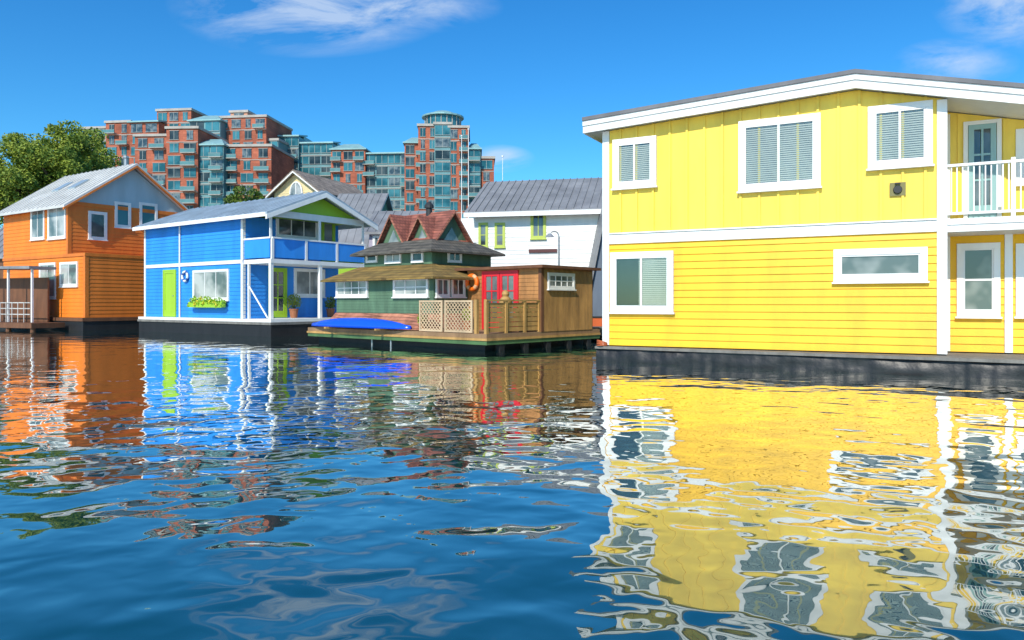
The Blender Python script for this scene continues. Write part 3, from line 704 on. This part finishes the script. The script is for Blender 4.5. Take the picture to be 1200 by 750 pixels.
for b in range(8):
    A_=b*math.pi/8; B_=(b+1)*math.pi/8
    m.cyl(S1.P(ac+.5*math.cos(A_),.05,zc-.3+.8*math.sin(A_)),S1.P(ac+.5*math.cos(B_),.05,zc-.3+.8*math.sin(B_)),.06,n=6)
m.cyl(S1.P(ac,.06,zc-1),S1.P(ac,.06,zc+.45),.04,n=6); m.make('frame',WHITE,wo)
h2,fr2,S2=simple_house('cottage','grey metal-roofed house behind the blue house',(gx(470,43),43),(-1,.03),4.5,5,.6,4.6,6.9,LIME,METG,LIME,'R')
def row_house(lab,px0,px1,D,yr,ye,dep,wall,roofm,ybase=.6):
    x0_,x1_=gx(px0,D),gx(px1,D); S=Face(Frame((x1_,D),(-1,.05)),'R',0)
    ln=x1_-x0_; ze__=gz(ye,D); zp=gz(yr,D+dep/2)
    h=thing('cottage',(x1_,D,ybase),lab,'house')
    m=MB(); m.box(S,0,dep,-ln,0,ybase,ze__); m.extr(S,[(0,ze__),(dep,ze__),(dep/2,zp)],-ln,0); m.make('wall',wall,h)
    s_=(zp-ze__)/(dep/2); r=MB(); r.slab(S,-.3,ze__-.3*s_+.02,dep/2,zp+.02,-ln-.3,.3,.12); r.slab(S,dep/2,zp+.02,dep+.3,ze__-.3*s_+.02,-ln-.3,.3,.12)
    seams(r,S,-.3,ze__-.3*s_+.02,dep/2,zp+.02,-ln-.3,.3,.45,.04,.12); r.make('roof',roofm,h)
    return h,Face(Frame((x1_,D),(-1,.05)),'L',0)
h3,S3=row_house('grey seam-roofed house seen above the blue house',384,436,47,229,262,7,GREENP,METG)
h4,S4=row_house('house with purple-grey roof and pale walls beside dock',432,486,38.5,250,272,5,paint('lavender_wall',(.4,.36,.45),.7,.15),METG)
window(h3,S3,S3.rect(398,266,420,282),.1,pane=WIN,mull=1)
window(h4,S4,S4.rect(437,276,450,292),.1,pane=WIN,mull=1)
h5,S5=row_house('dark brown boathouse between orange and blue houses',176,236,52,250,266,7,CEDARD,METG)
h6,S6=row_house('low grey boathouse at the shore',-30,8,52,262,300,7,CEDARD,METG)

# ================================================================ APARTMENT BUILDINGS
RAILD=paint('dark_glass_balustrade',(.14,.12,.11),.35,.25,.5)
RAILT=paint('green_glass_balustrade',(.10,.24,.25),.3,.25,.5)
FRM=paint('pale_window_frame',(.30,.33,.31),.5,.1)
PALEB=paint('salmon_panel',(.52,.26,.17),.8,.15,.3)
def condo(lab,pxC,DC,L,bays,zwin=16,dep=16):
    fr=Frame((gx(pxC,DC),DC),L)
    h=thing('apartment_building',(gx(pxC,DC),DC,1.8),lab,'apartment building','brick and glass apartment buildings on the shore')
    flh=3.0
    for (x0,x1,yt,d,mat,roof,colw,balc) in bays:
        S=Face(fr,'L',-d)
        a0=S.at(x1,yt)[0]; a1=S.at(x0,yt)[0]; zt=S.at((x0+x1)/2,yt)[1]
        if roof=='hip': zt-=2.2
        if roof=='shed': zt-=1.4
        m=MB(); m.box(S,a0+.01,a1-.01,-dep,0,1.8,zt); m.make('wall',mat,h)
        r=MB()
        if roof=='hip':
            q_=lambda a,d_,z: S.P(a,d_,z)
            r.box(S,a0-.4,a1+.4,-dep*.6,.6,zt,zt+.35)
            am=(a1-a0)*.28; r.hexa([q_(a0-.2,.4,zt+.351),q_(a1+.2,.4,zt+.351),q_(a1+.2,-dep*.5,zt+.351),q_(a0-.2,-dep*.5,zt+.351),q_(a0+am,-3,zt+2.2),q_(a1-am,-3,zt+2.2),q_(a1-am,-dep*.3,zt+2.2),q_(a0+am,-dep*.3,zt+2.2)])
            r.make('roof',TEALR,h)
        elif roof=='shed':
            r.hexa([S.P(a0-.3,.7,zt-.1),S.P(a1+.3,.7,zt-.1),S.P(a1+.3,-6,zt+1.2),S.P(a0-.3,-6,zt+1.2),S.P(a0-.3,.7,zt+.3),S.P(a1+.3,.7,zt+.3),S.P(a1+.3,-6,zt+1.6),S.P(a0-.3,-6,zt+1.6)])
            r.box(S,a0+.4,a1-.4,-dep,-5,zt,zt+1.2); r.make('roof',TEALR,h)
        else:
            r.box(S,a0-.3,a1+.3,-dep,.35,zt,zt+.6); r.make('parapet',CONC,h)
        n=max(1,round((a1-a0)/colw)); cw=(a1-a0)/n; zf=zt-flh; lvl=0
        while zf>zwin:
            for k in range(n):
                b0=a0+k*cw
                g=.06 if mat is TEALW else random.choice([.12,.22,.3])
                hh=2.5 if lvl or mat is BRICK else 2.8
                pz=MB(); e0,e1=b0+cw*g,b0+cw*(1-g)
                pz.box(S,e0,e1,.02,.12,zf+.45,zf+hh,0)
                pz.box(S,e0-.1,e1+.1,.0,.2,zf+hh,zf+hh+.1,1); pz.box(S,e0-.1,e1+.1,0,.2,zf+.35,zf+.45,1)
                c_=(e0+e1)/2; pz.box(S,c_-.05,c_+.05,.12,.17,zf+.45,zf+hh,1)
                pz.make('window',[random.choice([TEAL,WDK,TEAL,TEAL,WIN]),FRM],h)
                if balc and (k%balc==0) and random.random()<.65:
                    bb=MB(); bb.box(S,b0+.15,b0+cw-.15,.21,1.5,zf-.05,zf+.12,0)
                    bb.box(S,b0+.15,b0+cw-.15,1.4,1.46,zf+.13,zf+.95,1); bb.box(S,b0+.1,b0+cw-.1,1.38,1.48,zf+.95,zf+1.0,0)
                    bb.make('balcony',[CONC,RAILT],h)
            zf-=flh; lvl+=1
        sb=MB(); zz=zt-flh*1.0-.12
        while zz>zwin: sb.box(S,a0+.02,a1-.02,0,.1,zz-.14,zz+.02); zz-=flh*2
        sb.make_each('string_course',CONC,h)
    return h
condo('stepped red-brick apartment building with teal roofs and balconies',322,190,(-1,.12),[
 (98,126,151,-3,BEIGE,'flat',3.4,0),(124,153,144,-1,BRICK,'flat',3.4,1),(152,186,137,0.5,BRICK,'shed',3.4,2),(184,224,130,-2.5,BRICK,'flat',3.6,2),
 (222,258,132,1.5,TEALW,'hip',3.4,0),(256,312,138,-1.5,BRICK,'flat',3.4,2),(270,290,132,-4,PALEB,'flat',3.4,0),(311,326,165,-3,TEALW,'flat',3,0)])
condo('red-brick apartment wing projecting with many balconies',262,178,(-1,.05),[
 (158,196,160,-.8,BRICK,'flat',3.3,1),(195,232,151,1.2,BRICK,'flat',3.6,2),(204,222,146,-1,PALEB,'hip',3.6,0),(231,262,160,.3,TEALW,'hip',3.3,2),(261,318,172,-2,BRICK,'flat',3.5,2)])
condo('teal glass apartment terrace with sloping roofs',500,196,(-1,.08),[
 (318,350,154,0,TEALW,'shed',3.3,2),(348,390,162,-1,TEALW,'shed',3.4,3),(388,428,166,.5,BRICK,'hip',3.2,2),(426,484,174,-.5,TEALW,'shed',3.2,3)])
tw=condo('tall red-brick apartment tower with teal glazed crown',578,186,(-1,-.05),[
 (474,500,158,-1,BRICK,'hip',3.3,2),(490,512,148,.4,BRICK,'flat',3,0),(509,528,146,1.0,TEALW,'flat',3.0,0),(526,549,150,.8,BRICK,'flat',3,2),(548,563,165,0,TEALW,'hip',3.0,1),(561,579,186,-1,BRICK,'flat',3.2,1)])
cw_=MB(); xx=gx(519,190); zz=gz(151,190)
cw_.cyl((xx,190,zz),(xx,190,zz+2.6),4.6,4.6,20,0); cw_.cyl((xx,190,zz+2.61),(xx,190,zz+3.0),5.4,5.4,20,1); cw_.cyl((xx,190,zz+3.01),(xx,190,zz+4.2),4.8,2.2,20,1)
cw_.cyl((xx,190,zz+4.2),(xx,190,zz+4.7),.4,.3,8,2)
for k in range(20):
    A_=2*math.pi*k/20; cw_.cyl((xx+4.62*math.cos(A_),190+4.62*math.sin(A_),zz),(xx+4.62*math.cos(A_),190+4.62*math.sin(A_),zz+2.6),.12,.12,6,2)
cw_.make('crown',[TEAL,TEALR,CONC],tw)

for i,(px_,D_,y0_,wd,lab) in enumerate(((541,70,160,.06,'tall thin white flagpole near the shore'),(549,72,152,.06,'tall thin white flagpole near the shore'),(589,60,184,.04,'thin white antenna mast rising behind the white house'))):
    m=MB(); x=gx(px_,D_); zt=gz(y0_,D_); m.cyl((x,D_,1.8),(x,D_,zt),wd,wd*.5,8)
    m.cyl((x,D_,zt),(x,D_,zt+.12),.09,.09,8)
    tag(m.make('flagpole' if i<2 else 'antenna_mast',WHITE),lab,'pole')
lp=thing('street_lamp',(gx(655,30.5),30.5,.6),'slim dock lamp on curved arm beside white house','street lamp')
m=MB(); x=gx(655,30.5); zt=gz(278,30.5); m.cyl((x,30.5,.6),(x,30.5,zt),.05,.04,10)
pr=(x,30.5,zt)
for k in range(1,7):
    A_=k*math.pi/7; p=(x-.2+.2*math.cos(A_),30.5,zt+.25*math.sin(A_)); m.rod(pr,p,.03); pr=p
m.make('post',STEEL,lp); m=MB(); m.cyl((pr[0],30.5,pr[2]+.05),(pr[0],30.5,pr[2]-.1),.06,.2,12); m.make('lamp_shade',STEEL,lp)

# ================================================================ TREES
def tree(x,y,zb_,H,R,nl,ls,lab,mat=LEAF,grp='trees behind the floating houses'):
    r=thing('tree',(x,y,zb_),lab,'tree',grp)
    tr_=MB(); tr_.cyl((x,y,zb_),(x+.2,y,zb_+H*.45),H*.035,H*.022,10)
    cr=MB(); top=Vector((x+.2,y,zb_+H*.45))
    cc=Vector((x,y,zb_+H*.62)); K=52
    for k in range(K):
        e=Vector((random.gauss(0,1),random.gauss(0,1),random.gauss(0,1))).normalized()
        rr_=random.uniform(.25,.82)
        e=Vector((e.x*R*rr_,e.y*R*rr_,e.z*H*.33*rr_))
        c=cc+e
        if k<12: 
            mid=top+(c-top)*.5+Vector((0,0,.2)); tr_.cyl(top,mid,H*.012,H*.008,6); tr_.cyl(mid,c,H*.008,H*.003,6)
        s_=R*random.uniform(.18,.34); leaves(cr,c,(s_,s_,s_*.72),nl//K,ls)
    tr_.make('trunk',BARK,r); cr.make('crown',mat,r,recalc=False)
tree(gx(78,74),74,1.8,20.2,5.2,22000,.13,'broad leafy green tree catching sunlight')
tree(gx(22,72),72,1.8,18.4,5.2,20000,.13,'rounded leafy green tree beside the orange house',LEAF)
tree(gx(116,80),80,1.8,20.0,4.2,14000,.14,'leafy green tree with yellowish crown')
tree(gx(48,82),82,1.8,20.6,5.0,13000,.16,'dense green tree standing between two others',LEAFD)
tree(gx(-25,76),76,1.8,18,5.5,8000,.17,'leafy green tree beside the shore')
tree(gx(290,68),68,1.8,12.0,3.0,7000,.12,'low green tree in front of the brick apartments',LEAFD)
tree(gx(236,70),70,1.8,8.5,3.2,4000,.13,'low green tree in front of the brick apartments')
for px_ in (455,520,600,660,330,400):
    tree(gx(px_,72),72,1.8,8.0+random.random(),3.2,3000,.15,'small dark green tree along the shore',LEAFD)

# ================================================================ WORLD / LIGHT
sd=Vector((-.36,-.93,0)).normalized(); el=math.radians(39)
sv=Vector((sd.x*math.cos(el),sd.y*math.cos(el),math.sin(el)))
wd=bpy.data.worlds.new('World'); scn.world=wd; wd.use_nodes=True; nt=wd.node_tree; L=nt.links
bg=nt.nodes['Background']; bg.inputs[1].default_value=.14
sk=N(nt,'ShaderNodeTexSky'); sk.sky_type='NISHITA'; sk.sun_disc=False; sk.sun_elevation=el; sk.sun_rotation=math.atan2(sd.x,sd.y)%(2*math.pi)
sk.ozone_density=2.0; sk.dust_density=.3; sk.air_density=1.0
hs=N(nt,'ShaderNodeHueSaturation'); hs.inputs['Saturation'].default_value=1.35; hs.inputs['Value'].default_value=1.0
L.new(sk.outputs[0],hs.inputs['Color'])
tn=N(nt,'ShaderNodeMix',data_type='RGBA',blend_type='MULTIPLY'); tn.inputs[0].default_value=1; L.new(hs.outputs[0],tn.inputs[6]); tn.inputs[7].default_value=(.50,1.04,1.26,1)
tc=N(nt,'ShaderNodeTexCoord'); sp_=N(nt,'ShaderNodeSeparateXYZ'); L.new(tc.outputs['Generated'],sp_.inputs[0])
def M_(op,a,b=None,clamp=False):
    n=N(nt,'ShaderNodeMath',operation=op); n.use_clamp=clamp
    for i,v in enumerate((a,b)):
        if v is None: continue
        if isinstance(v,(int,float)): n.inputs[i].default_value=v
        else: L.new(v,n.inputs[i])
    return n.outputs[0]
yy=M_('MAXIMUM',sp_.outputs[1],.02); U=M_('DIVIDE',sp_.outputs[0],yy); V=M_('DIVIDE',sp_.outputs[2],yy)
cb=N(nt,'ShaderNodeCombineXYZ'); L.new(M_('ADD',M_('MULTIPLY',U,1.0),M_('MULTIPLY',V,-.6)),cb.inputs[0]); L.new(M_('MULTIPLY',V,3.2),cb.inputs[1])
nz=N(nt,'ShaderNodeTexNoise'); nz.inputs['Scale'].default_value=6; nz.inputs['Detail'].default_value=9; nz.inputs['Roughness'].default_value=.62; nz.inputs['Distortion'].default_value=.5
L.new(cb.outputs[0],nz.inputs['Vector'])
tot=None
for cu,cw,su,sw,amp in ((-.27,.405,.20,.075,1.0),(-.17,.40,.16,.04,.8),(.68,.415,.12,.08,.9),(.60,.325,.09,.035,.6),(-.017,.195,.05,.02,.9)):
    e=M_('SQRT',M_('ADD',M_('POWER',M_('DIVIDE',M_('SUBTRACT',U,cu),su),2.0),M_('POWER',M_('DIVIDE',M_('SUBTRACT',V,cw),sw),2.0)))
    k=M_('MULTIPLY',M_('SUBTRACT',1.0,e,True),amp)
    tot=k if tot is None else M_('MAXIMUM',tot,k)
nn=M_('SUBTRACT',nz.outputs[0],.40,True); cl=M_('MULTIPLY',M_('MULTIPLY',tot,nn),9.0,True)
mix=N(nt,'ShaderNodeMix',data_type='RGBA'); L.new(M_('MULTIPLY',cl,.6),mix.inputs[0]); L.new(tn.outputs[2],mix.inputs[6]); mix.inputs[7].default_value=(5.0,5.8,6.9,1)
L.new(mix.outputs[2],bg.inputs[0])
sun=bpy.data.lights.new('sun','SUN'); sun.energy=4.9; sun.angle=math.radians(.5); sun.color=(1,.94,.83)
so=bpy.data.objects.new('sun',sun); so.rotation_euler=(-sv).to_track_quat('-Z','Y').to_euler(); so.location=(-20,-30,40); COL.objects.link(so)

# ================================================================ CAMERA
cam=bpy.data.cameras.new('camera'); co=bpy.data.objects.new('camera',cam); COL.objects.link(co)
co.location=(0,0,EYE); co.rotation_euler=(math.radians(90),0,0); cam.sensor_width=36; cam.lens=F*36/1200
cam.shift_y=-20/1200; cam.clip_end=6000; cam.clip_start=.05
scn.camera=co
scn.view_settings.view_transform='Standard'; scn.view_settings.look='None'; scn.view_settings.exposure=0
